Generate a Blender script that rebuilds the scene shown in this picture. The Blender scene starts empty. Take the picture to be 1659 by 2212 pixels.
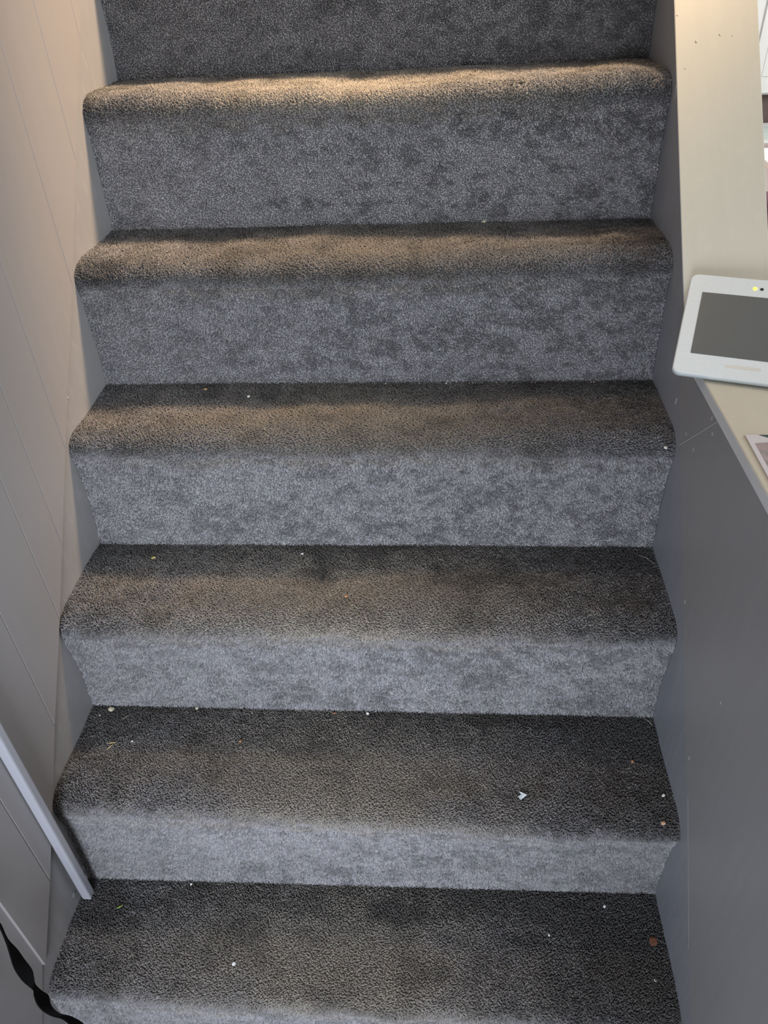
import bpy, math, random
import numpy as np
from mathutils import Matrix, Vector
random.seed(7)
RNG = np.random.default_rng(11)

# ------------------------------------------------------------------ camera
CAM = np.array([0.5682, -0.4152, 1.3997])
AX = np.array([0.9971, 0.0643, -0.0409])      # image right
AY = np.array([-0.0069, 0.6113, 0.7913])      # image up
AZ = np.array([-0.0759, 0.7888, -0.6100])     # view direction
FPX = 1652.29
cam = bpy.data.cameras.new('camera')
cam.sensor_fit = 'HORIZONTAL'; cam.sensor_width = 36.0
cam.lens = FPX / 1659.0 * 36.0
cam.clip_start = 0.02; cam.clip_end = 60
cam_o = bpy.data.objects.new('camera', cam)
bpy.context.scene.collection.objects.link(cam_o)
ay = AY - AX * (AX @ AY); ax = AX / np.linalg.norm(AX); ay /= np.linalg.norm(ay); az = np.cross(ax, ay)
cam_o.matrix_world = Matrix(((ax[0], ay[0], az[0], CAM[0]), (ax[1], ay[1], az[1], CAM[1]), (ax[2], ay[2], az[2], CAM[2]), (0, 0, 0, 1)))
bpy.context.scene.camera = cam_o
sc = bpy.context.scene
sc.view_settings.view_transform = 'Standard'; sc.view_settings.look = 'None'
sc.view_settings.exposure = 0.52; sc.view_settings.gamma = 1.0
sc.view_settings.use_curve_mapping = False

# ------------------------------------------------------------------ light
w = bpy.data.worlds.new('world'); sc.world = w; w.use_nodes = True
w.node_tree.nodes['Background'].inputs[0].default_value = (1.0, 0.97, 0.95, 1)
w.node_tree.nodes['Background'].inputs[1].default_value = 0.31

def aim(o, target):
    d = Vector(target) - o.location
    o.rotation_euler = d.to_track_quat('-Z', 'Y').to_euler()

def area(name, loc, target, sx, sy, power, col):
    l = bpy.data.lights.new(name, 'AREA'); l.shape = 'RECTANGLE'; l.size = sx; l.size_y = sy
    l.energy = power; l.color = col
    o = bpy.data.objects.new(name, l); sc.collection.objects.link(o); o.location = loc; aim(o, target); return o

# daylight through the glazed front door at the foot of the stairs, and the window of the room on the right
fd = area('front_door_daylight', (0.36, -1.20, 0.95), (0.40, 0.4, 0.36), 0.36, 0.8, 5.1, (0.80, 0.86, 1.0))
fd.data.spread = math.radians(80)
area('room_window_daylight', (3.3, -0.1, 2.0), (0.3, 0.3, 0.9), 1.8, 1.3, 36, (0.84, 0.92, 1.0))
def spot(name, loc, target, power, col, ang, blend, rad):
    l = bpy.data.lights.new(name, 'SPOT'); l.energy = power; l.color = col
    l.spot_size = math.radians(ang); l.spot_blend = blend; l.shadow_soft_size = rad
    o = bpy.data.objects.new(name, l); sc.collection.objects.link(o); o.location = loc; aim(o, target); return o
# warm downlight above the opening on the right of the upper flight, and a weak warm fill light added over the stairwell
spot('landing_downlight', (1.4, 1.7, 3.3), (1.4 - .485, 1.7 + .314, 3.3 - .817), 540, (1.0, 0.70, 0.44), 88.4, 0.25, 0.16)
pl_ = bpy.data.lights.new('stairwell_fill', 'POINT'); pl_.energy = 20; pl_.color = (1.0, 0.66, 0.38); pl_.shadow_soft_size = 0.09
po_ = bpy.data.objects.new('stairwell_fill', pl_); sc.collection.objects.link(po_); po_.location = (0.80, 1.35, 3.20)
# added area light that brightens the far room
area('far_room_fill', (3.6, 3.6, 2.4), (2.9, 6.2, 0.0), 1.6, 1.2, 60, (0.93, 0.97, 1.0))

# ------------------------------------------------------------------ helpers
C = sc.collection
def ray(px):
    return az * -1 + ax * ((px[0] - 829.5) / FPX) - ay * ((px[1] - 1106) / FPX)
def on_z(px, z):
    d = ray(px); return CAM + d * ((z - CAM[2]) / d[2])
def on_x(px, x):
    d = ray(px); return CAM + d * ((x - CAM[0]) / d[0])
def on_y(px, y):
    d = ray(px); return CAM + d * ((y - CAM[1]) / d[1])

def tag(o, label=None, cat=None, group=None, kind=None):
    if label: o['label'] = label
    if cat: o['category'] = cat
    if group: o['group'] = group
    if kind: o['kind'] = kind
    return o
def empty(name, loc=(0, 0, 0), rot=(0, 0, 0)):
    o = bpy.data.objects.new(name, None); C.objects.link(o); o.location = loc; o.rotation_euler = rot
    o.empty_display_size = 0.05
    return o
def mesh(name, verts, faces, mat, parent=None, smooth=False, bevel=0, seg=2):
    me = bpy.data.meshes.new(name); me.from_pydata([tuple(map(float, v)) for v in verts], [], faces); me.update()
    o = bpy.data.objects.new(name, me); C.objects.link(o)
    if mat: me.materials.append(mat)
    if smooth:
        me.polygons.foreach_set('use_smooth', [True] * len(me.polygons))
    if bevel:
        b = o.modifiers.new('bevel', 'BEVEL'); b.width = bevel; b.segments = seg; b.limit_method = 'ANGLE'
    if parent: o.parent = parent
    return o
class MB:
    def __init__(s): s.v = []; s.f = []
    def box(s, x0, x1, y0, y1, z0, z1):
        n = len(s.v)
        s.v += [(x0, y0, z0), (x1, y0, z0), (x1, y1, z0), (x0, y1, z0), (x0, y0, z1), (x1, y0, z1), (x1, y1, z1), (x0, y1, z1)]
        s.f += [tuple(n + i for i in f) for f in ((3, 2, 1, 0), (4, 5, 6, 7), (0, 1, 5, 4), (1, 2, 6, 5), (2, 3, 7, 6), (3, 0, 4, 7))]
        return s
    def prism(s, poly, x0, x1):
        # poly: (y, z) outline, extruded along x
        n = len(s.v); k = len(poly)
        s.v += [(x0, a, b) for a, b in poly] + [(x1, a, b) for a, b in poly]
        s.f += [tuple(n + i for i in range(k)), tuple(n + 2 * k - 1 - i for i in range(k))]
        s.f += [(n + i, n + k + i, n + k + (i + 1) % k, n + (i + 1) % k) for i in range(k)]
        return s
    def build(s, name, mat, parent=None, **k):
        o = mesh(name, s.v, s.f, mat, parent, **k)
        import bmesh
        bm = bmesh.new(); bm.from_mesh(o.data); bmesh.ops.recalc_face_normals(bm, faces=bm.faces); bm.to_mesh(o.data); bm.free()
        return o

def principled(name):
    m = bpy.data.materials.new(name); m.use_nodes = True
    return m, m.node_tree, m.node_tree.nodes['Principled BSDF']
def paint(name, col, rough=0.5, var=0.06, bump=0.15, scuff=0.0, scuffcol=(0.5, 0.5, 0.5), sx=(60, 60, 6)):
    """brushed paint: faint brush streaks, soft blotches and optional small scuffs"""
    m, nt, b = principled(name)
    N = nt.nodes; L = nt.links
    tc = N.new('ShaderNodeTexCoord'); mp = N.new('ShaderNodeMapping'); mp.inputs['Scale'].default_value = sx
    L.new(tc.outputs['Object'], mp.inputs[0])
    n1 = N.new('ShaderNodeTexNoise'); n1.inputs['Scale'].default_value = 1.0; n1.inputs['Detail'].default_value = 5
    L.new(mp.outputs[0], n1.inputs[0])
    n2 = N.new('ShaderNodeTexNoise'); n2.inputs['Scale'].default_value = 5.0; n2.inputs['Detail'].default_value = 4
    L.new(tc.outputs['Object'], n2.inputs[0])
    ad = N.new('ShaderNodeMath'); ad.operation = 'ADD'; L.new(n1.outputs[0], ad.inputs[0]); L.new(n2.outputs[0], ad.inputs[1])
    rp = N.new('ShaderNodeMapRange'); rp.inputs[1].default_value = 0.6; rp.inputs[2].default_value = 1.4
    rp.inputs[3].default_value = 1 - var; rp.inputs[4].default_value = 1 + var; L.new(ad.outputs[0], rp.inputs[0])
    mul = N.new('ShaderNodeVectorMath'); mul.operation = 'SCALE'; mul.inputs[0].default_value = col[:3]; L.new(rp.outputs[0], mul.inputs['Scale'])
    out = mul.outputs[0]
    if scuff:
        v = N.new('ShaderNodeTexNoise'); v.inputs['Scale'].default_value = 70; v.inputs['Detail'].default_value = 6
        mp2 = N.new('ShaderNodeMapping'); mp2.inputs['Scale'].default_value = (1, 1, 0.45); mp2.inputs['Rotation'].default_value = (0.25, 0, 0)
        L.new(tc.outputs['Object'], mp2.inputs[0]); L.new(mp2.outputs[0], v.inputs[0])
        r2 = N.new('ShaderNodeMapRange'); r2.inputs[1].default_value = 0.585; r2.inputs[2].default_value = 0.68
        L.new(v.outputs[0], r2.inputs[0])
        mm = N.new('ShaderNodeMath'); mm.operation = 'MULTIPLY'; mm.inputs[1].default_value = scuff; L.new(r2.outputs[0], mm.inputs[0])
        mx = N.new('ShaderNodeMix'); mx.data_type = 'RGBA'
        L.new(mm.outputs[0], mx.inputs[0]); L.new(out, mx.inputs[6]); mx.inputs[7].default_value = (*scuffcol, 1)
        out = mx.outputs[2]
    L.new(out, b.inputs['Base Color'])
    b.inputs['Roughness'].default_value = rough
    bp = N.new('ShaderNodeBump'); bp.inputs['Strength'].default_value = bump; bp.inputs['Distance'].default_value = 0.002
    L.new(ad.outputs[0], bp.inputs['Height']); L.new(bp.outputs[0], b.inputs['Normal'])
    return m
def plain(name, col, rough=0.5, metal=0, spec=0.5):
    m, nt, b = principled(name)
    N = nt.nodes; L = nt.links
    n = N.new('ShaderNodeTexNoise'); n.inputs['Scale'].default_value = 40; n.inputs['Detail'].default_value = 3
    r = N.new('ShaderNodeMapRange'); r.inputs[3].default_value = 0.94; r.inputs[4].default_value = 1.06; L.new(n.outputs[0], r.inputs[0])
    mul = N.new('ShaderNodeVectorMath'); mul.operation = 'SCALE'; mul.inputs[0].default_value = col; L.new(r.outputs[0], mul.inputs['Scale'])
    L.new(mul.outputs[0], b.inputs['Base Color'])
    b.inputs['Roughness'].default_value = rough; b.inputs['Metallic'].default_value = metal
    b.inputs['Specular IOR Level'].default_value = spec
    return m

M_wall = paint('grey_wall_paint', (0.272, 0.258, 0.252), 0.45, 0.03, 0.05)
M_skirtL = paint('grey_skirt_paint', (0.262, 0.258, 0.258), 0.42, 0.05, 0.35, 0.35, (0.33, 0.33, 0.34), (50, 50, 9))
M_wallR = paint('grey_half_wall_paint', (0.262, 0.262, 0.264), 0.42, 0.04, 0.12, 0.0, (0.3, 0.3, 0.3), (60, 70, 3))
M_skirtR = paint('grey_right_skirt_paint', (0.245, 0.256, 0.278), 0.45, 0.06, 0.3, 0.4, (0.26, 0.26, 0.27), (50, 60, 7))
M_cream = paint('cream_cap_paint', (0.56, 0.53, 0.43), 0.5, 0.03, 0.2, 0.15, (0.66, 0.62, 0.52), (60, 8, 8))
M_edge = paint('pale_grey_edge_paint', (0.60, 0.62, 0.62), 0.5, 0.06, 0.5, 0.4, (0.62, 0.58, 0.45), (20, 10, 90))
M_post = paint('pale_grey_batten_paint', (0.37, 0.38, 0.41), 0.35, 0.04, 0.25)
M_white = plain('white_paint', (0.80, 0.80, 0.77), 0.4)
M_ceil = plain('ceiling_paint', (0.6, 0.58, 0.54), 0.8)
M_floor = plain('hall_floor', (0.16, 0.13, 0.11), 0.5)

# ------------------------------------------------------------------ measured outline of the stairs (y, z) at both skirts
W = 0.9
CL = {1: (.1688, .1939), 2: (.3509, .4012), 3: (.5275, .5972), 4: (.7084, .7975), 5: (.8861, .9986), 6: (1.0656, 1.1978)}
CR = {1: (.1844, .1934), 2: (.3634, .3924), 3: (.5346, .5983), 4: (.7039, .8017), 5: (.8771, 1.0013), 6: (1.056, 1.2031)}
NL = {1: (.004, .172), 2: (.1759, .3740), 3: (.3489, .5701), 4: (.5318, .7742), 5: (.7039, .970), 6: (.8884, 1.1698)}
NR = {1: (.002, .170), 2: (.1713, .3680), 3: (.3517, .5720), 4: (.5338, .7719), 5: (.7106, .9755), 6: (.880, 1.1780)}
CL[0] = (-.012, 0.0); CR[0] = (-.008, 0.0)
for i in range(7, 13):
    for D, base in ((CL, 1.0656), (CR, 1.056)):
        D[i] = (base + (i - 6) * .1765, 1.2 + (i - 6) * .2)
    NL[i] = (CL[i - 1][0] - .003, CL[i][1] - .028); NR[i] = (CR[i - 1][0] - .003, CR[i][1] - .028)

def profile(i, side):
    Cn, Nn = (CL, NL) if side == 0 else (CR, NR)
    c = np.array(Cn[i]); n = np.array(Nn[i]); b = np.array(Cn[i - 1])
    t = np.array([n[0] + .048, c[1] + .001])
    q = np.array([n[0] - .004, c[1] + .002])
    pts = []
    for s in np.linspace(0, 1, 17)[:-1]: pts.append(c + (t - c) * s)
    for s in np.linspace(0, 1, 15): pts.append((1 - s) ** 2 * t + 2 * s * (1 - s) * q + s * s * n)
    k = len(pts)
    r0 = n + (b - n) * .0
    for s in np.linspace(0, 1, 26)[1:]:
        p = r0 + (b - r0) * s; p = p + np.array([.006 * math.sin(math.pi * s), 0]); pts.append(p)
    return np.array(pts), k            # k-1 = index of the nose point
def smooth_noise(shape, cell, rng):
    gy, gx = shape[0] // cell + 3, shape[1] // cell + 3
    g = rng.random((gy, gx))
    yy = np.linspace(0, gy - 2.001, shape[0]); xx = np.linspace(0, gx - 2.001, shape[1])
    y0 = yy.astype(int); x0 = xx.astype(int); fy = (yy - y0)[:, None]; fx = (xx - x0)[None]
    fy = fy * fy * (3 - 2 * fy); fx = fx * fx * (3 - 2 * fx)
    a = g[y0][:, x0]; b = g[y0][:, x0 + 1]; c = g[y0 + 1][:, x0]; d = g[y0 + 1][:, x0 + 1]
    return (a * (1 - fx) + b * fx) * (1 - fy) + (c * (1 - fx) + d * fx) * fy - 0.5

# ------------------------------------------------------------------ carpet material: per-tuft colour stored on the mesh
def carpet_material():
    m, nt, b = principled('grey_carpet_pile')
    N = nt.nodes; L = nt.links
    a = N.new('ShaderNodeAttribute'); a.attribute_name = 'yarn'
    L.new(a.outputs['Color'], b.inputs['Base Color'])
    b.inputs['Roughness'].default_value = 0.85
    b.inputs['Specular IOR Level'].default_value = 0.31
    b.inputs['Sheen Weight'].default_value = 0.31
    b.inputs['Sheen Roughness'].default_value = 0.5
    return m
M_carpet = carpet_material()

def wobble(u, sl, i, part):
    r = np.random.default_rng(100 + i)
    ph = r.random(6) * 6.28
    return (0.0018 * np.sin(u * 9 + ph[0]) + 0.0014 * np.sin(u * 21 + ph[1]) + 0.001 * np.sin(u * 47 + ph[2] + sl * 9)
            + 0.0012 * np.sin(sl * 40 + ph[3] + u * 6))

def sample_noise(g, a, b):
    """bilinear sample of grid g at a,b in 0..1"""
    H, Wd = g.shape
    y = np.clip(a, 0, 1) * (H - 1.001); x = np.clip(b, 0, 1) * (Wd - 1.001)
    y0 = y.astype(int); x0 = x.astype(int); fy = y - y0; fx = x - x0
    return (g[y0, x0] * (1 - fx) + g[y0, x0 + 1] * fx) * (1 - fy) + (g[y0 + 1, x0] * (1 - fx) + g[y0 + 1, x0 + 1] * fx) * fy

GREY = np.array([0.240, 0.236, 0.240])
TAN_ = np.array([0.215, 0.190, 0.150])
DARK = np.array([0.040, 0.038, 0.036])
def carpet_piece(i, part, tufted, parent):
    """part 'tread' = crotch to just below the nose, 'riser' = from there to the crotch below"""
    pl, k = profile(i, 0); pr, _ = profile(i, 1)
    cut = k + 1
    OFF = np.linalg.norm(np.diff((pl + pr)[:cut] / 2, axis=0), axis=1).sum()
    if part == 'tread': pl, pr = pl[:cut], pr[:cut]
    else: pl, pr = pl[cut - 1:], pr[cut - 1:]
    n = len(pl); NU = 91
    us = np.linspace(0, 1, NU)
    seg = np.linalg.norm(np.diff((pl + pr) / 2, axis=0), axis=1); arc = np.concatenate([[0], np.cumsum(seg)]); LEN = arc[-1]
    def surf(u, s):
        """u 0..1 across, s metres along the profile -> point"""
        y = (1 - u) * np.interp(s, arc, pl[:, 0]) + u * np.interp(s, arc, pr[:, 0])
        z = (1 - u) * np.interp(s, arc, pl[:, 1]) + u * np.interp(s, arc, pr[:, 1])
        return np.stack([u * W, y, z], -1)
    def normal(u, s):
        e = 2e-3
        d = surf(u, np.clip(s + e, 0, LEN)) - surf(u, np.clip(s - e, 0, LEN))
        nn = np.stack([np.zeros_like(u), d[..., 2], -d[..., 1]], -1)
        nn /= np.linalg.norm(nn, axis=-1, keepdims=True) + 1e-9
        return nn
    def disp(u, s):
        edge = np.clip((LEN - s) / .03, .1, 1) if part == 'riser' else np.clip(s / .03, .1, 1)
        t = s if part == 'tread' else s + OFF
        return wobble(u, t, i, part) * edge
    UU, SS = np.meshgrid(us, arc)
    P = surf(UU, SS); Nn = normal(UU, SS); P = P + Nn * (disp(UU, SS) - 0.001)[..., None]
    verts = P.reshape(-1, 3)
    idx = np.arange(n * NU).reshape(n, NU)
    quads = np.stack([idx[:-1, :-1], idx[1:, :-1], idx[1:, 1:], idx[:-1, 1:]], -1).reshape(-1, 4)
    base_v, base_q = len(verts), len(quads)
    rng = np.random.default_rng(500 + i * 2 + (part == 'riser'))
    # ---- pile colour: dirt and wear, plus painted lamp highlight and riser shade on treads
    gA = smooth_noise((60, 260), 5, rng); gB = smooth_noise((60, 260), 14, rng); gC = smooth_noise((30, 120), 2, rng); gD = smooth_noise((160, 500), 3, rng)
    def yarn(u, s):
        f = s / LEN
        na = sample_noise(gA, f, u); nb = sample_noise(gB, f, u); ncc = sample_noise(gC, f, u); nd = sample_noise(gD, f, u)
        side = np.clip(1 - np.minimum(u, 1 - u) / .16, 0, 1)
        if part == 'tread':
            TAN = TAN_ * {6: 1.75, 5: .52, 4: .74, 3: 1.4, 2: 1.1, 1: 1.1}.get(i, 1.0)  # topmost visible tread lightened, those below dimmed: lamp highlight painted into the tan
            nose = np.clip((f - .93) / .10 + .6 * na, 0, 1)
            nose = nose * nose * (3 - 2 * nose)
            worn = np.clip(1.15 - np.abs(u - .47) / .42 + .7 * nb, 0, 1)
            col = GREY * .62 + 0 * u[..., None]
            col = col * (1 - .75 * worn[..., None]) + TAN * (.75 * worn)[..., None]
            dirt_shade = np.clip(.30 * side + {1: .75, 2: .50, 3: .2}.get(i, 0) * np.clip((u - .62) / .3, 0, 1) + .62 * np.clip(1 - s / .095, 0, 1) + 1.1 * np.clip(nb + .05 * 0, 0, 1) + .5 * ncc + .8 * nd * (1 - .7 * worn), 0, .85)  # dirt, with riser shade painted in towards the back of the tread
            col = col * (1 - dirt_shade[..., None]) + DARK * dirt_shade[..., None]
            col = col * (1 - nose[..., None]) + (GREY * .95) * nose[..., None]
        else:
            col = GREY * {6: 1.3, 5: 1.05, 4: 1.1, 2: .95}.get(i, 1.0) + 0 * u[..., None]; TAN = TAN_  # grey scaled riser by riser, lightest on the sixth
            top = np.clip(1.1 - s / .020 + na, 0, 1) * .65 * np.clip(1.7 - np.abs(u - .47) / .32, .3, 1)
            col = col * (1 - top[..., None]) + TAN * top[..., None]
            scuff = np.clip(1 - np.abs(f - .80) / .12, 0, 1) * np.clip(1.1 - np.abs(u - .45) / .25, 0, 1) * np.clip(.5 + 2.2 * na, 0, 1)
            blot = np.clip(.9 * nb + 1.0 * na + 1.3 * ncc + 1.7 * nd + .22, 0, 1) * np.clip(.55 + u * .8, 0, 1.15)
            d = np.clip(.60 * scuff + .80 * blot + .18 * side * (.6 + na) - .10 * (i == 6) + {1: .2, 2: .3, 3: .15, 4: .1}.get(i, 0) * np.clip((u - .6) / .35, 0, 1) + .12 * (i < 4) * np.clip((.25 - u) / .2, 0, 1), 0, .8)  # lower risers darker towards the ends, more so at the right
            col = col * (1 - d[..., None]) + (GREY * .42) * d[..., None]
        return col
    bu, bs = UU.ravel(), SS.ravel()
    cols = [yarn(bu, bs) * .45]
    allv = [verts]; loops = [quads.ravel()]; sizes = [np.full(base_q, 4)]
    if tufted:
        sp = 0.0021
        nu, ns = int(W / sp), int(LEN / sp)
        a, b_ = np.meshgrid((np.arange(nu) + .5) / nu, (np.arange(ns) + .5) / ns)
        a = a + (rng.random(a.shape) - .5) / nu * 1.1; b_ = b_ + (rng.random(b_.shape) - .5) / ns * 1.1
        u = np.clip(a.ravel(), .0008, .9992); s = np.clip(b_.ravel(), 0, 1) * LEN
        T = len(u)
        P0 = surf(u, s); N0 = normal(u, s); P0 = P0 + N0 * (disp(u, s) - .001)[:, None]
        X = np.array([1., 0, 0]); D = np.cross(N0, X)      # D points along the profile
        ga = smooth_noise((60, 260), 7, rng); gb = smooth_noise((60, 260), 7, rng)
        f = s / LEN
        la = sample_noise(ga, f, u) * 2; lb = sample_noise(gb, f, u) * 2
        if part == 'tread':
            mat_ = np.clip(1.5 - np.abs(u - .47) / .30, 0, 1) * np.clip(1.5 - np.abs(f - .60) / .35, 0, 1)
            lean_x = la * .7 + (rng.random(T) - .5) * (1.0 + 1.0 * mat_) + np.where(rng.random(T) > .5, 1.3, -1.3) * mat_
            lean_d = lb * .4 + (rng.random(T) - .5) * (1.0 - .5 * mat_)
            h = .0044 * (1 - .35 * mat_) * (.8 + .4 * rng.random(T))
        else:
            mat_ = np.zeros(T)
            lean_x = la * .35 + (rng.random(T) - .5) * .9
            lean_d = lb * .25 + (rng.random(T) - .5) * .8
            h = .0036 * (.8 + .4 * rng.random(T))
        clump = smooth_noise((120, 420), 3, rng); h = h * (1 + .25 * sample_noise(clump, f, u))
        # keep the tips inside the two skirts
        wx = u * W; tipx = h * lean_x
        lean_x = np.where((wx + tipx < .0005), -wx / h + .1, lean_x); lean_x = np.where((wx + tipx > W - .0005), (W - wx) / h - .1, lean_x)
        r0 = .00112 * (.8 + .4 * rng.random(T)); r1 = r0 * 1.05
        axis = N0 + X * lean_x[:, None] + D * lean_d[:, None]
        mid = P0 + (N0 * .62 + X * (lean_x * .35)[:, None] + D * (lean_d * .35)[:, None]) * h[:, None]
        tip = P0 + axis * h[:, None] / np.maximum(np.linalg.norm(axis, axis=1), 1)[:, None] ** .6
        rot0 = rng.random(T) * 6.28
        V = np.empty((T, 7, 3))
        for q in range(3):
            ang = rot0 + q * 2.0944
            dr = X * np.cos(ang)[:, None] + D * np.sin(ang)[:, None]
            V[:, q] = P0 + dr * r0[:, None] - N0 * .0008
            V[:, 3 + q] = mid + dr * r1[:, None] + (tip - mid) * .35
        V[:, 6] = tip
        F4 = np.array([[0, 1, 4, 3], [1, 2, 5, 4], [2, 0, 3, 5]]); F3 = np.array([[3, 4, 6], [4, 5, 6], [5, 3, 6]])
        off = base_v + np.arange(T)[:, None, None] * 7
        allv.append(V.reshape(-1, 3)); loops += [(F4[None] + off).ravel(), (F3[None] + off).ravel()]
        sizes += [np.full(T * 3, 4), np.full(T * 3, 3)]
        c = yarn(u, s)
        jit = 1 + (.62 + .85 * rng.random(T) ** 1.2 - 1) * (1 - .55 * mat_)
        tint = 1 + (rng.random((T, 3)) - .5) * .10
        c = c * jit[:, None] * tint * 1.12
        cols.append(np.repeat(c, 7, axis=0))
    Vv = np.concatenate(allv); Lo = np.concatenate(loops).astype(np.int32); Sz = np.concatenate(sizes).astype(np.int32)
    me = bpy.data.meshes.new('tread' if part == 'tread' else 'riser')
    me.vertices.add(len(Vv)); me.vertices.foreach_set('co', Vv.astype(np.float32).ravel())
    me.loops.add(len(Lo)); me.loops.foreach_set('vertex_index', Lo)
    me.polygons.add(len(Sz)); st = np.concatenate([[0], np.cumsum(Sz)[:-1]]).astype(np.int32)
    me.polygons.foreach_set('loop_start', st); me.polygons.foreach_set('use_smooth', np.ones(len(Sz), bool))
    me.update(calc_edges=True)
    at = me.color_attributes.new('yarn', 'FLOAT_COLOR', 'POINT')
    cc = np.ones((len(Vv), 4), np.float32); cc[:, :3] = np.clip(np.concatenate(cols), 0, 1)
    at.data.foreach_set('color', cc.ravel())
    me.materials.append(M_carpet)
    o = bpy.data.objects.new(me.name, me); C.objects.link(o); o.parent = parent
    return o

# ------------------------------------------------------------------ the setting
# left wall: tongue and groove boards with v-grooves, ending on the sloping line of the stair skirt
skl = [(.9733, 1.324), (.8501, 1.1847), (.6875, .9924), (.5177, .8018), (.353, .6101), (.2476, .4945), (.1034, .3246), (.0215, .237)]
SA = np.polyfit([p[0] for p in skl], [p[1] for p in skl], 1)
def zl(y): return float(np.interp(y, [p[0] for p in skl][::-1], [p[1] for p in skl][::-1])) if .0215 <= y <= .9733 else float(SA[0] * y + SA[1])
grooves = [.0996, .2434, .3477, .419, .5133, .680, .8035, .93, 1.07, 1.19, 1.33, 1.46, 1.60, 1.72, 1.86]
XW = .006
ys = [(.0216, XW)]
for g in grooves:
    ys += [(g - .0003, XW), (g - .0001, XW - .0018), (g + .0026, XW)]
ys.append((2.6, XW))
v = []; f = []
ZT = 4.6
for y, x in ys: v += [(x, y, zl(y)), (x, y, ZT)]
for k in range(len(ys) - 1): f.append((2 * k, 2 * k + 1, 2 * k + 3, 2 * k + 2))
n0 = len(v)
for y, x in ys: v += [(-.03, y, zl(y)), (-.03, y, ZT)]
for k in range(len(ys) - 1):
    f.append((n0 + 2 * k, n0 + 2 * k + 2, n0 + 2 * k + 3, n0 + 2 * k + 1))
    f.append((2 * k, 2 * k + 2, n0 + 2 * k + 2, n0 + 2 * k)); f.append((2 * k + 1, n0 + 2 * k + 1, n0 + 2 * k + 3, 2 * k + 3))
f.append((0, n0, n0 + 1, 1)); e_ = 2 * (len(ys) - 1); f.append((e_, e_ + 1, n0 + e_ + 1, n0 + e_))
tag(mesh('wall_left', v, f, M_wall), kind='structure')
# lower wall towards the hall, a little behind the boards
b = MB().prism([(.0216, .2371), (.0216, 2.6), (-2.6, 2.6), (-2.6, 0), (-.16, 0)], -.03, .0015)
tag(b.build('wall_front_left', M_wall), kind='structure')
# left skirt (string) of the stairs
b = MB().prism([(-.16, 0), (.0216, .2365), (.6, zl(.6)), (2.3, zl(2.3)), (2.3, 1.9), (.6, .2), (.2, -.02)], -.028, 0.0)
tag(b.build('trim_1', M_skirtL), kind='structure')
# right skirt and panelled half wall below the cap
skr = [(.5703, .8685), (.4156, .6841), (.2480, .4933), (.0001, .2336)]
SR = np.polyfit([p[0] for p in skr], [p[1] for p in skr], 1)
def zr(y): return float(SR[0] * y + SR[1])
def zcap(y): return .971 + 1.02 * (y - .6346)      # sloping cap surface at x = W
X1 = W + .1185
b = MB().prism([(-.22, 0), (.5703, .868), (.56, .895), (2.3, zcap(2.3) - .002), (2.3, 1.9), (.6, .2), (.2, -.02)], W + .0005, W + .03)
tag(b.build('trim_2', M_skirtR), kind='structure')
b = MB().prism([(-.22, 0), (.5685, .8665), (.5685, .905), (-1.6, .905), (-1.6, 0)], W + .0005 - .0012, X1 - .006)
tag(b.build('wall_right', M_wallR), kind='structure')
b = MB().prism([(.56, .2), (2.3, 1.9), (2.3, zcap(2.3) - .012), (.572, .897), (.56, .89)], W + .029, X1 - .006)
tag(b.build('wall_right_core', M_wallR), kind='structure')
# cap of the half wall: level board, then the sloping board beside the flight
b = MB().prism([(-1.6, .905), (-1.6, .9218), (.580, .9218), (.572, .905)], W - .0012, X1)
cap = b.build('trim_3', M_cream, bevel=.0015)
cap.data.materials.append(M_edge)
for p in cap.data.polygons:
    if abs(p.normal.x) > .9: p.material_index = 1
tag(cap, kind='structure')
b = MB().prism([(.570, .8975), (.575, .9218), (.59, zcap(.59) + .0003), (2.3, zcap(2.3)), (2.3, zcap(2.3) - .014)], W + .0008, X1)
tag(b.build('trim_4', M_cream, bevel=.001), kind='structure')
# floors, ceiling, room on the right
tag(MB().box(-.03, W + .12, -2.6, -.012, -.04, -.0005).build('floor', M_floor), kind='structure')
tag(MB().box(-.1, 1.05, -2.7, .45, 2.6, 2.64).build('ceiling', M_ceil), kind='structure')

# panel end joint and nail heads on the half wall, seen as small painted-over marks
def disc(name, c, r, mat, parent=None, nx=-1, n=14, t=.0006):
    v = []; f = []
    for q in range(n):
        a = 2 * math.pi * q / n; v.append((c[0], c[1] + r * math.cos(a), c[2] + r * math.sin(a)))
    for q in range(n):
        a = 2 * math.pi * q / n; v.append((c[0] + nx * t, c[1] + .7 * r * math.cos(a), c[2] + .7 * r * math.sin(a)))
    f.append(tuple(range(n, 2 * n)))
    for q in range(n): f.append((q, (q + 1) % n, n + (q + 1) % n, n + q))
    return mesh(name, v, f, mat, parent, smooth=False)
wr = bpy.data.objects['wall_right']; t2 = bpy.data.objects['trim_2']; t1 = bpy.data.objects['trim_1']; wl = bpy.data.objects['wall_left']
M_nail = plain('painted_nail', (0.30, 0.30, 0.30), .3)
for px, r in (((1537, 903), .0032), ((1538, 937), .003), ((1482, 937), .0028), ((1497, 971), .003), ((1479, 1300), .003), ((1488, 1637), .003), ((1556, 1518), .0022)):
    p = on_x(px, W - .0007); disc('nail_head', p, r, M_nail, wr)
for px, r in (((148, 860), .003), ((160, 1932), .0045)):
    p = on_x(px, 0.0); disc('nail_head', p, r, M_nail, t1, 1)
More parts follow.
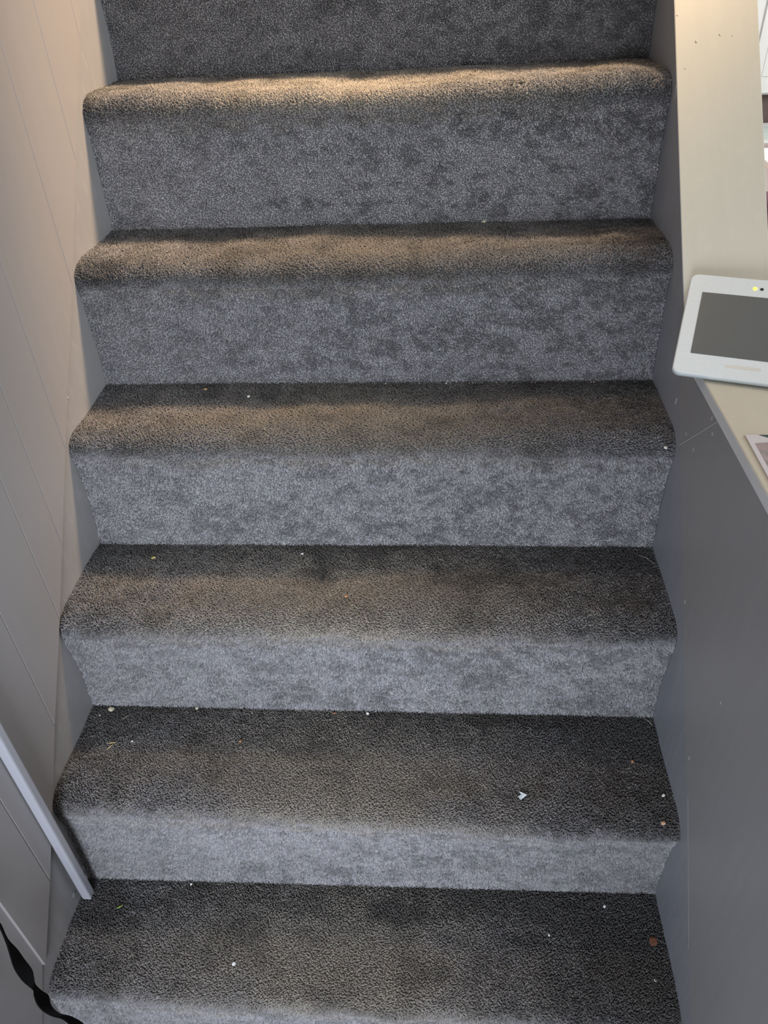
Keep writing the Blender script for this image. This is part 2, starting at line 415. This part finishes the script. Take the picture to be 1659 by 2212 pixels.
def streak(name, p0, p1, wd, mat, parent, nx):
    """a thin ridge of filler or paint along a straight joint on a wall face (x constant)"""
    d = p1 - p0; d /= np.linalg.norm(d); s = np.cross(d, [1, 0, 0]) * wd / 2; o = np.array([nx * .0006, 0, 0])
    return mesh(name, [p0 - s, p0 + s, p1 + s, p1 - s, p0 + o, p1 + o], [(0, 1, 4), (1, 2, 5, 4), (2, 3, 5), (3, 0, 4, 5)], mat, parent)
M_fill = plain('joint_filler', (0.42, 0.41, 0.39), .5)
xr = W - .0007
streak('joint_line', on_x((1468, 961), xr), on_x((1549, 911), xr), .0009, M_fill, wr, -1)
streak('joint_line', on_x((1486, 1725), xr), on_x((1488, 2050), xr), .0014, plain('joint_filler_grey', (.16, .16, .165), .6), wr, -1)
streak('paint_drip', on_x((1473, 812), xr + .001), on_x((1471, 868), xr + .001), .004, plain('drip_paint', (.24, .24, .25), .35), t2, -1)
streak('paint_drip', on_x((1462, 860), xr + .001), on_x((1459, 873), xr + .001), .0012, M_fill, t2, -1)
streak('paint_drip', on_x((1461, 183), xr + .001), on_x((1458, 214), xr + .001), .0018, M_fill, t2, -1)

# dried lumps in the cream paint of the sloping cap
t4 = bpy.data.objects['trim_4']
for px, r in (((1504, 90), .0016), ((1555, 75), .0013), ((1582, 77), .0009), ((1463, 33), .0010), ((1480, 148), .0009)):
    d = ray(px); nn_ = np.array([0, -1.02, 1.0]); p = CAM + d * (((np.array([.9, .6346, .971]) - CAM) @ nn_) / (d @ nn_))
    vv = []; ff = []
    for a in range(5):
        for q in range(10):
            th = a / 4 * math.pi / 2; rr = r * math.cos(th) * (1 + .2 * math.sin(3 * q)); h = r * .7 * math.sin(th)
            e1 = np.array([1, 0, 0]); e2 = np.array([0, .7, .714]); e3 = np.array([0, -.714, .7])
            vv.append(p + e1 * rr * math.cos(q * math.pi / 5) + e2 * 1.5 * rr * math.sin(q * math.pi / 5) + e3 * (h + .0002))
    for a in range(4):
        for q in range(10): ff.append((a * 10 + q, a * 10 + (q + 1) % 10, a * 10 + 10 + (q + 1) % 10, a * 10 + 10 + q))
    mesh('paint_lump', vv, ff, M_cream, t4, smooth=True)
# ------------------------------------------------------------------ staircase
st = empty('staircase', (0, 0, 0))
tag(st, 'straight staircase covered in dirty grey cut pile carpet between two grey skirts', 'stairs')
M_under = plain('softwood', (0.35, 0.25, 0.15), .7)
for i in range(1, 12):
    yb = .5 * (CL[i][0] + CR[i][0]); yf = max(NL[i][0], NR[i][0]) + .02; zt = min(CL[i][1], CR[i][1])
    zb = min(CL[i - 1][1], CR[i - 1][1])
    s_ = MB().box(.004, W - .004, yf, yb + .02, zb + .0, zt - .012).build('step', M_under, st)
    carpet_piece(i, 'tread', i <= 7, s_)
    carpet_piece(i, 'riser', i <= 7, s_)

# ------------------------------------------------------------------ batten standing on the second tread against the left skirt
bat = empty('wooden_batten', (.0145, .139, .2))
tag(bat, 'pale grey painted square batten standing upright against the left wall', 'batten')
o = MB().box(-.0075, .0075, -.008, .008, .002, 1.25).build('shaft', M_post, bat, bevel=.0035, seg=3)
o = MB().box(-.0065, .0065, -.007, .007, -.0002, .006).build('chipped_foot', plain('bare_primer', (.55, .58, .55), .5), bat, bevel=.002)

# ------------------------------------------------------------------ tablet leaning on the cap
BLp = np.array([.8590, .4895, .9300]); dirx = np.array([.9526, -.3043, 0.]); TLp = np.array([.9049, .6273, 1.0064])
h_ = TLp - BLp; h_ -= dirx * (dirx @ h_); H = np.linalg.norm(h_); diru = h_ / H; dirn = np.cross(dirx, diru)
TW = .197; TH = H; TT = .009
tab = empty('tablet', (0, 0, 0))
tab.matrix_world = Matrix(((dirx[0], diru[0], dirn[0], BLp[0]), (dirx[1], diru[1], dirn[1], BLp[1]), (dirx[2], diru[2], dirn[2], BLp[2]), (0, 0, 0, 1)))
tag(tab, 'white framed tablet with a blank grey screen leaning on the cream wall cap', 'tablet')
def rrect(x0, x1, y0, y1, r, n=6):
    pts = []
    for cx, cy, a0 in ((x1 - r, y0 + r, -90), (x1 - r, y1 - r, 0), (x0 + r, y1 - r, 90), (x0 + r, y0 + r, 180)):
        for q in range(n + 1):
            a = math.radians(a0 + 90 * q / n); pts.append((cx + r * math.cos(a), cy + r * math.sin(a)))
    return pts
def slab(name, layers, mat, parent, smooth=False):
    """layers: list of (outline, z); stacked and capped"""
    v = []; f = []; k = len(layers[0][0])
    for pts, z in layers: v += [(p[0], p[1], z) for p in pts]
    for a in range(len(layers) - 1):
        for q in range(k): f.append((a * k + q, a * k + (q + 1) % k, (a + 1) * k + (q + 1) % k, (a + 1) * k + q))
    f.append(tuple(reversed(range(k)))); f.append(tuple(range((len(layers) - 1) * k, len(layers) * k)))
    return mesh(name, v, f, mat, parent, smooth)
M_tab = plain('white_tablet_plastic', (0.70, 0.75, 0.74), .25)
M_tabg = plain('grey_tablet_rim', (0.45, 0.50, 0.50), .3)
slab('case', [(rrect(.003, TW - .003, .003, TH - .003, .008), -TT), (rrect(0, TW, 0, TH, .010), -TT + .003), (rrect(0, TW, 0, TH, .010), -.0035), (rrect(.0012, TW - .0012, .0012, TH - .0012, .0095), -.0025)], M_tabg, tab)
fr = slab('bezel', [(rrect(.0004, TW - .0004, .0004, TH - .0004, .0098), -.0024), (rrect(.0004, TW - .0004, .0004, TH - .0004, .0098), -.0008), (rrect(.0016, TW - .0016, .0016, TH - .0016, .009), 0)], M_tab, tab)
def uv_of(px):
    d = ray(px); t = ((BLp - CAM) @ dirn) / (d @ dirn); q = CAM + d * t - BLp; return q @ dirx, q @ diru
s0 = uv_of((1519, 631)); s1 = uv_of((1490, 762)); sx0 = (s0[0] + s1[0]) / 2; sy1 = s0[1]; sy0 = s1[1]
M_scr, nt_, b_s = principled('switched_off_screen'); b_s.inputs['Base Color'].default_value = (.115, .122, .118, 1); b_s.inputs['Roughness'].default_value = .22
_n = nt_.nodes.new('ShaderNodeTexNoise'); _n.inputs['Scale'].default_value = 6; _r = nt_.nodes.new('ShaderNodeMapRange'); _r.inputs[3].default_value = .2; _r.inputs[4].default_value = .3
nt_.links.new(_n.outputs[0], _r.inputs[0]); nt_.links.new(_r.outputs[0], b_s.inputs['Roughness'])
slab('screen', [(rrect(sx0, TW - sx0, sy0, sy1, .0006, 1), -.0004), (rrect(sx0, TW - sx0, sy0, sy1, .0006, 1), .0003)], M_scr, tab)
def puck(name, uv, r, mat, parent, z0=-.0003, z1=.0004):
    return slab(name, [(rrect(uv[0] - r, uv[0] + r, uv[1] - r, uv[1] + r, r * .98, 6), z0), (rrect(uv[0] - r, uv[0] + r, uv[1] - r, uv[1] + r, r * .98, 6), z1)], mat, parent)
M_led, nt_, b_l = principled('lit_indicator'); b_l.inputs['Emission Color'].default_value = (.72, .95, .10, 1); b_l.inputs['Emission Strength'].default_value = 1.1; b_l.inputs['Base Color'].default_value = (.6, .8, .1, 1)
_v = nt_.nodes.new('ShaderNodeTexNoise'); _v.inputs['Scale'].default_value = 300
tag(puck('indicator_light', uv_of((1631, 624)), .0028, M_led, tab), 'lit yellow green indicator light')
tag(puck('camera_lens', uv_of((1646, 625.5)), .0022, plain('black_glass', (.02, .02, .025), .1), tab), 'small black camera lens')
lu = uv_of((1604, 795)); M_logo = plain('faded_print', (.66, .65, .58), .4)
slab('faded_logo', [(rrect(lu[0] - .020, lu[0] + .022, lu[1] - .0026, lu[1] + .0022, .002, 3), -.0002), (rrect(lu[0] - .020, lu[0] + .022, lu[1] - .0026, lu[1] + .0022, .002, 3), .00015)], M_logo, tab)
# folding foot behind, resting on the cap
mesh('stand', [(.085, .03, -TT), (.125, .03, -TT), (.125, .10, -TT), (.085, .10, -TT), (.088, .035, -.022), (.122, .035, -.022), (.118, .095, -.016), (.092, .095, -.016)],
     [(0, 1, 2, 3), (4, 7, 6, 5), (0, 4, 5, 1), (1, 5, 6, 2), (2, 6, 7, 3), (3, 7, 4, 0)], M_tabg, tab)

# ------------------------------------------------------------------ photo print lying on the level cap
zc = .9222
c0 = on_z((1609, 941), zc)
pr_ = empty('photo_print', (c0[0], c0[1], zc), (0, 0, math.radians(-1)))
tag(pr_, 'small white bordered photo print lying flat on the cream wall cap', 'photo')
MB().box(0, .095, -.135, 0, 0, .0012).build('paper', plain('white_photo_paper', (.62, .60, .62), .35), pr_)
def photo_mat():
    m, nt, b = principled('landscape_picture'); N = nt.nodes; L = nt.links
    tc = N.new('ShaderNodeTexCoord'); nz = N.new('ShaderNodeTexNoise'); nz.inputs['Scale'].default_value = 45; nz.inputs['Detail'].default_value = 5
    L.new(tc.outputs['Object'], nz.inputs[0])
    cr = N.new('ShaderNodeValToRGB'); e = cr.color_ramp.elements
    e[0].position = .35; e[0].color = (.22, .25, .22, 1); e[1].position = .7; e[1].color = (.45, .40, .44, 1)
    k = e.new(.5); k.color = (.36, .28, .27, 1); L.new(nz.outputs[0], cr.inputs[0]); L.new(cr.outputs[0], b.inputs['Base Color']); b.inputs['Roughness'].default_value = .3
    return m
mesh('picture', [(.006, -.128, .0015), (.089, -.128, .0015), (.089, -.022, .0015), (.05, -.012, .0015), (.006, -.018, .0015)], [(0, 1, 2, 3, 4)], photo_mat(), pr_)
mesh('dark_corner', [(.0145, -.0004, .0016), (.094, -.0004, .0016), (.094, -.030, .0016), (.055, -.022, .0016), (.030, -.010, .0016)], [(4, 3, 2, 1, 0)], plain('dark_green_print', (.02, .06, .05), .3), pr_)

# ------------------------------------------------------------------ black strap hanging at the bottom left
L_ = [(-150, 1800), (-80, 1900), (-14, 1985), (0, 2005), (14, 2038), (22, 2064), (31, 2092), (47, 2117), (62, 2131), (72, 2139), (74, 2150), (80, 2168), (93, 2184), (113, 2196), (138, 2203), (165, 2232), (215, 2300)]
R_ = [(-138, 1785), (-66, 1888), (-10, 1975), (2, 1997), (16, 2028), (36, 2050), (52, 2072), (68, 2093), (73, 2110), (77, 2128), (90, 2141), (104, 2151), (110, 2172), (128, 2188), (158, 2198), (190, 2222), (240, 2290)]
def strap():
    n = len(L_)
    a = []; b = []
    for k in range(n):
        xx = .012 + .085 * (k / (n - 1)) ** 1.3
        p = on_x(L_[k], xx); q = on_x(R_[k], xx + .004 * math.sin(k * 1.1)); a.append(p); b.append(q)
    a = np.array(a); b = np.array(b)
    t = np.linspace(0, n - 1, 70); k0 = np.arange(n)
    def cr(P):
        out = []
        for x in t:
            i = min(int(x), n - 2); f = x - i
            p0, p1, p2, p3 = P[max(i - 1, 0)], P[i], P[i + 1], P[min(i + 2, n - 1)]
            out.append(.5 * ((2 * p1) + (-p0 + p2) * f + (2 * p0 - 5 * p1 + 4 * p2 - p3) * f * f + (-p0 + 3 * p1 - 3 * p2 + p3) * f ** 3))
        return np.array(out)
    A = cr(a); B = cr(b); v = []; f = []; m = len(A); th = .0008
    for k in range(m):
        tn = A[min(k + 1, m - 1)] - A[max(k - 1, 0)]; nn = np.cross(B[k] - A[k], tn); nn /= np.linalg.norm(nn)
        v += [A[k] - nn * th, B[k] - nn * th, B[k] + nn * th, A[k] + nn * th]
    for k in range(m - 1):
        for q in range(4): f.append((4 * k + q, 4 * k + (q + 1) % 4, 4 * k + 4 + (q + 1) % 4, 4 * k + 4 + q))
    f += [(0, 1, 2, 3), tuple(4 * (m - 1) + q for q in (3, 2, 1, 0))]
    m_, nt, bb = principled('black_webbing'); bb.inputs['Base Color'].default_value = (.004, .004, .004, 1); bb.inputs['Roughness'].default_value = .9; bb.inputs['Specular IOR Level'].default_value = .1
    wv = nt.nodes.new('ShaderNodeTexWave'); wv.inputs['Scale'].default_value = 200; bp = nt.nodes.new('ShaderNodeBump'); bp.inputs['Strength'].default_value = .2; bp.inputs['Distance'].default_value = .0005
    nt.links.new(wv.outputs[0], bp.inputs['Height']); nt.links.new(bp.outputs[0], bb.inputs['Normal'])
    return tag(mesh('strap', v, f, m_, smooth=False), 'black webbing strap hanging in a twist beside the lowest step at left', 'strap')
strap()

# ------------------------------------------------------------------ room beyond the half wall (seen as a sliver at the right edge)
M_wood = plain('pinkish_wood_floor', (.42, .33, .29), .35)
tag(MB().box(X1 - .006, 5.2, -1.6, 7.2, -.04, 0).build('floor_room', M_wood), kind='structure')
tag(MB().box(1.0, 5.2, 7.2, 7.25, 0, 2.6).build('wall_back', M_white), kind='structure')
cab = empty('cupboard', (2.9, 6.75, 0)); tag(cab, 'tall white panelled cupboard in the room beyond the wall cap', 'cupboard')
cz = 1.4 - 1.4 * (6.45 + .415) / (7.713 + .415)
MB().box(-.6, .6, -.30, .3, cz, 2.1).build('body', M_white, cab, bevel=.006)
for s in (-1, 1):
    dr = MB().box(min(s * .01, s * .58), max(s * .01, s * .58), -.325, -.30, cz + .015, 2.06).build('door', M_white, cab, bevel=.004)
    MB().box(min(s * .08, s * .50), max(s * .08, s * .50), -.331, -.325, cz + .13, 1.9).build('door_panel', M_white, dr, bevel=.003)
MB().box(-.56, .56, -.24, .28, 0, cz).build('plinth', plain('brown_plinth', (.12, .08, .07), .6), cab)
rug = empty('rug', (3.0, 6.4, 0)); tag(rug, 'pale striped rug with white borders on the wooden floor beyond the cap', 'rug')
def rug_mat():
    m, nt, b = principled('striped_rug'); N = nt.nodes; L = nt.links
    tc = N.new('ShaderNodeTexCoord'); wv = N.new('ShaderNodeTexWave'); wv.inputs['Scale'].default_value = 6; wv.inputs['Distortion'].default_value = 2; wv.bands_direction = 'Y'
    L.new(tc.outputs['Object'], wv.inputs[0]); cr = N.new('ShaderNodeValToRGB'); cr.color_ramp.elements[0].color = (.42, .5, .44, 1); cr.color_ramp.elements[1].color = (.75, .78, .74, 1)
    L.new(wv.outputs[0], cr.inputs[0]); L.new(cr.outputs[0], b.inputs['Base Color']); b.inputs['Roughness'].default_value = .9; return m
# far border y ~6.8, near border y ~6.1
rug.location = (2.6 + .9, 6.15, 0)
MB().box(-.9, .9, -.25, .25, 0.001, .010).build('pile', rug_mat(), rug)
MB().box(-.9, .9, .25, .33, 0.001, .012).build('border', M_white, rug)
MB().box(-.9, .9, -.30, -.25, 0.001, .012).build('border', M_white, rug)
tb = empty('coffee_table', (2.66, 3.42, 0)); tag(tb, 'glossy white low table catching daylight beyond the wall cap', 'table')
MB().box(-.6, .6, -.20, .33, .42, .45).build('tabletop', plain('glossy_white', (.85, .87, .9), .1), tb, bevel=.006)
for sx in (-.55, .55):
    for sy in (-.15, .28): MB().box(sx - .02, sx + .02, sy - .02, sy + .02, 0, .42).build('leg', M_white, tb)
def cushion(name, loc, sx, sy, sz, col, label):
    n = 14; v = []; f = []
    for a in range(n + 1):
        th = math.pi * a / n
        for q in range(20):
            ph = 2 * math.pi * q / 20
            c_, s_ = math.cos(ph), math.sin(ph); e = .45
            X_ = math.copysign(abs(c_) ** e, c_) * math.sin(th) ** e; Y_ = math.copysign(abs(s_) ** e, s_) * math.sin(th) ** e
            v.append((sx * X_, sy * Y_, sz * math.cos(th) * (1 - .45 * max(abs(X_), abs(Y_)) ** 3)))
    for a in range(n):
        for q in range(20): f.append((a * 20 + q, (a + 1) * 20 + q, (a + 1) * 20 + (q + 1) % 20, a * 20 + (q + 1) % 20))
    o = mesh(name, v, f, plain(name + '_fabric', col, .9), smooth=True); o.location = loc; return tag(o, label, 'cushion', 'floor cushions beyond the half wall')
cushion('floor_cushion', (2.55, 4.36, .12), .36, .22, .12, (.05, .05, .07), 'dark floor cushion just in front of the white low table beyond the cap')
cushion('floor_cushion', (2.45, 3.95 - .1, .10), .36, .20, .10, (.20, .10, .13), 'dull red floor cushion nearest the half wall in the far room')
bpy.data.objects['floor_cushion'].location = (2.45, 2.72, .12)

# ------------------------------------------------------------------ crumbs, straws and fluff lying on the treads
def tread_z(i, u, y):
    pl, _ = profile(i, 0); pr, _ = profile(i, 1)
    k = np.argsort(pl[:25, 0]); kk = np.argsort(pr[:25, 0])
    return (1 - u) * np.interp(y, pl[:25, 0][k], pl[:25, 1][k]) + u * np.interp(y, pr[:25, 0][kk], pr[:25, 1][kk])
def on_tread(px, i):
    z = CL[i][1] + .005
    for _ in range(4):
        p = on_z(px, z); z = tread_z(i, p[0] / W, p[1]) + .0036
    return on_z(px, z)
ICO = None
def crumb(px, i, size, col, label, name='crumb', cat='crumb', flat=.6):
    import bmesh
    p = on_tread(px, i)
    bm = bmesh.new(); bmesh.ops.create_icosphere(bm, subdivisions=2, radius=1)
    r = random.Random(px[0] * 7 + px[1])
    for v_ in bm.verts:
        v_.co *= .75 + .5 * r.random(); v_.co.x *= 1.25; v_.co.z *= flat
    me = bpy.data.meshes.new(name); bm.to_mesh(me); bm.free(); me.transform(Matrix.Scale(size, 4))
    o = bpy.data.objects.new(name, me); C.objects.link(o); o.location = p; o.rotation_euler = (0, 0, r.random() * 6)
    key = 'crumb_%02d%02d%02d' % tuple(int(c * 99) for c in col)
    me.materials.append(bpy.data.materials.get(key) or plain(key, col, .8)); bpy.data.materials[-1]
    if not bpy.data.materials.get(key): me.materials[0].name = key
    return tag(o, label, cat, {'crumb': 'crumbs on the stair carpet', 'fluff': 'dark specks of fluff on the stair carpet'}.get(name))
def straw(pxs, i, r0, col, label, name='straw', cat='straw', lift=.0006, bend=0):
    P = [on_tread(p, i) + np.array([0, 0, lift]) for p in pxs]
    m = len(P); v = []; f = []
    for k in range(m):
        tn = P[min(k + 1, m - 1)] - P[max(k - 1, 0)]; tn /= np.linalg.norm(tn); s1 = np.cross(tn, [0, 0, 1]); s1 /= np.linalg.norm(s1); s2 = np.cross(s1, tn)
        rr = r0 * (1 if 0 < k < m - 1 else .35)
        for q in range(6):
            a = q * math.pi / 3; v.append(P[k] + s1 * rr * math.cos(a) + s2 * rr * .6 * math.sin(a))
    for k in range(m - 1):
        for q in range(6): f.append((6 * k + q, 6 * k + (q + 1) % 6, 6 * k + 6 + (q + 1) % 6, 6 * k + 6 + q))
    f += [tuple(range(5, -1, -1)), tuple(6 * (m - 1) + q for q in range(6))]
    return tag(mesh(name, v, f, plain(name + '_tone', col, .7), smooth=True), label, cat, {'straw': 'dry straws on the stair carpet', 'hair_strand': 'pale hairs in the tread corners', 'thread': 'threads on the third tread'}.get(name))
CRM = (.62, .58, .42); WHT = (.75, .75, .72); ORG = (.55, .25, .10); BRN = (.15, .06, .03)
crumb((240, 1532), 2, .0042, CRM, 'largest cream crumb on second tread, in its left back corner')
crumb((425, 1530), 2, .0024, CRM, 'cream crumb at the back of the second tread, below the riser, left of centre', )
crumb((285, 1601), 2, .0016, WHT, 'tiny white crumb near the twin dry straws on the left of the second tread')
crumb((519, 1601), 2, .0018, ORG, 'tiny orange crumb left of centre on the second tread')
crumb((216, 1545), 2, .0014, CRM, 'tiny pale crumb in the left back corner beside the largest cream crumb')
crumb((794, 1541), 2, .0022, WHT, 'white crumb at the back of the second tread near the centre')
crumb((722, 1541), 2, .0016, ORG, 'tiny tan crumb at the back of the second tread just left of the white one')
crumb((1433, 1718), 2, .0022, WHT, 'pale crumb on the second tread beside the right skirt')
crumb((1433, 1778), 2, .0030, (.50, .32, .2), 'tan crumb on the front edge of the second tread by the right skirt')
crumb((1366, 1645), 2, .0020, ORG, 'small orange crumb on the right end of the second tread')
crumb((1411, 2033), 1, .0055, BRN, 'brown leaf flake on the lowest tread beside the right skirt', 'leaf_flake', 'leaf', .3)
crumb((505, 2082), 1, .0026, WHT, 'white crumb left of centre on the lowest tread')
crumb((1306, 1958), 1, .0020, WHT, 'tiny white crumb at the right back of the lowest tread')
crumb((1186, 2020), 1, .0018, WHT, 'tiny white crumb on the lowest tread right of centre')
crumb((413, 1910), 1, .0016, WHT, 'tiny white crumb at the left back of the lowest tread')
crumb((1416, 2118), 1, .0018, WHT, 'tiny pale crumb at the front right of the lowest tread')
crumb((331, 1205), 3, .0028, (.75, .62, .2), 'yellow crumb at the left back of the third tread')
crumb((696, 1251), 3, .0030, (.02, .02, .02), 'black speck of fluff on the third tread left of centre', 'fluff', 'fluff')
crumb((748, 1288), 3, .0016, (.8, .3, .08), 'tiny bright orange crumb in the middle of the third tread')
crumb((653, 1196), 3, .0018, WHT, 'tiny white crumb at the back of the third tread')
crumb((537, 856), 4, .0024, WHT, 'small white crumb at the back of the fourth tread left of centre')
crumb((444, 841), 4, .0026, (.6, .4, .15), 'ochre crumb against the riser at the left back of the fourth tread')
crumb((1438, 967), 4, .0026, WHT, 'white crumb on the fourth tread touching the right skirt')
crumb((1045, 479), 5, .0034, (.6, .62, .45), 'pale green crumb against the riser at the back of the fifth tread')
crumb((309, 567), 5, .0028, (.05, .05, .05), 'dark speck on the left of the fifth tread', 'fluff', 'fluff')
crumb((1126, 178), 6, .0030, (.02, .02, .02), 'black speck on the topmost visible tread right of centre', 'fluff', 'fluff')
straw([(231, 1607), (241, 1605), (252, 1604)], 2, .0010, (.6, .48, .22), 'upper of two short dry straws on the left of the second tread')
straw([(231, 1620), (238, 1613), (247, 1606)], 2, .0010, (.6, .48, .22), 'lower slanting one of the two dry straws on the second tread')
straw([(263, 1555), (274, 1548), (285, 1541)], 2, .0005, (.5, .45, .35), 'thin pale straw behind the two dry straws on the second tread')
straw([(252, 1963), (259, 1959), (266, 1955)], 1, .0011, (.35, .55, .10), 'bright green blade of grass on the lowest tread at left', 'grass_blade', 'grass blade')
straw([(359, 1239), (368, 1235), (380, 1231)], 3, .0013, (.008, .008, .008), 'thin black thread lying at the left of the third tread', 'thread', 'thread')
straw([(1231, 1939), (1236, 1941), (1240, 1943)], 1, .0006, (.6, .55, .4), 'tiny pale straw at the back of the lowest tread right of centre')
straw([(1375, 1198), (1395, 1205), (1414, 1219)], 3, .0004, (.5, .48, .42), 'long pale hair in the right back corner of the third tread', 'hair_strand', 'hair')
straw([(1391, 1553), (1402, 1559), (1409, 1568)], 2, .0005, (.5, .48, .42), 'short pale hair in the right back corner of the second tread', 'hair_strand', 'hair')
straw([(945, 1200), (946, 1205), (950, 1210), (960, 1207)], 3, .0005, (.6, .58, .5), 'curled white thread at the back middle of the third tread', 'thread', 'thread')
# scrap of torn white paper
ps = [on_tread(p, 2) + np.array([0, 0, .001]) for p in ((1119, 1722), (1125, 1729), (1138, 1720), (1129, 1716), (1121, 1711), (1126, 1717))]
tv = [tuple(p) for p in ps] + [tuple(p + np.array([0, 0, .0008])) for p in ps]
for k_ in (2, 3, 8, 9): tv[k_] = (tv[k_][0], tv[k_][1], tv[k_][2] + .002)
tf = [tuple(range(6))[::-1], tuple(range(6, 12))] + [(q, (q + 1) % 6, 6 + (q + 1) % 6, 6 + q) for q in range(6)]
tag(mesh('paper_scrap', tv, tf, plain('white_scrap', (.62, .70, .74), .6)), 'torn scrap of white paper on the right half of the second tread', 'paper')
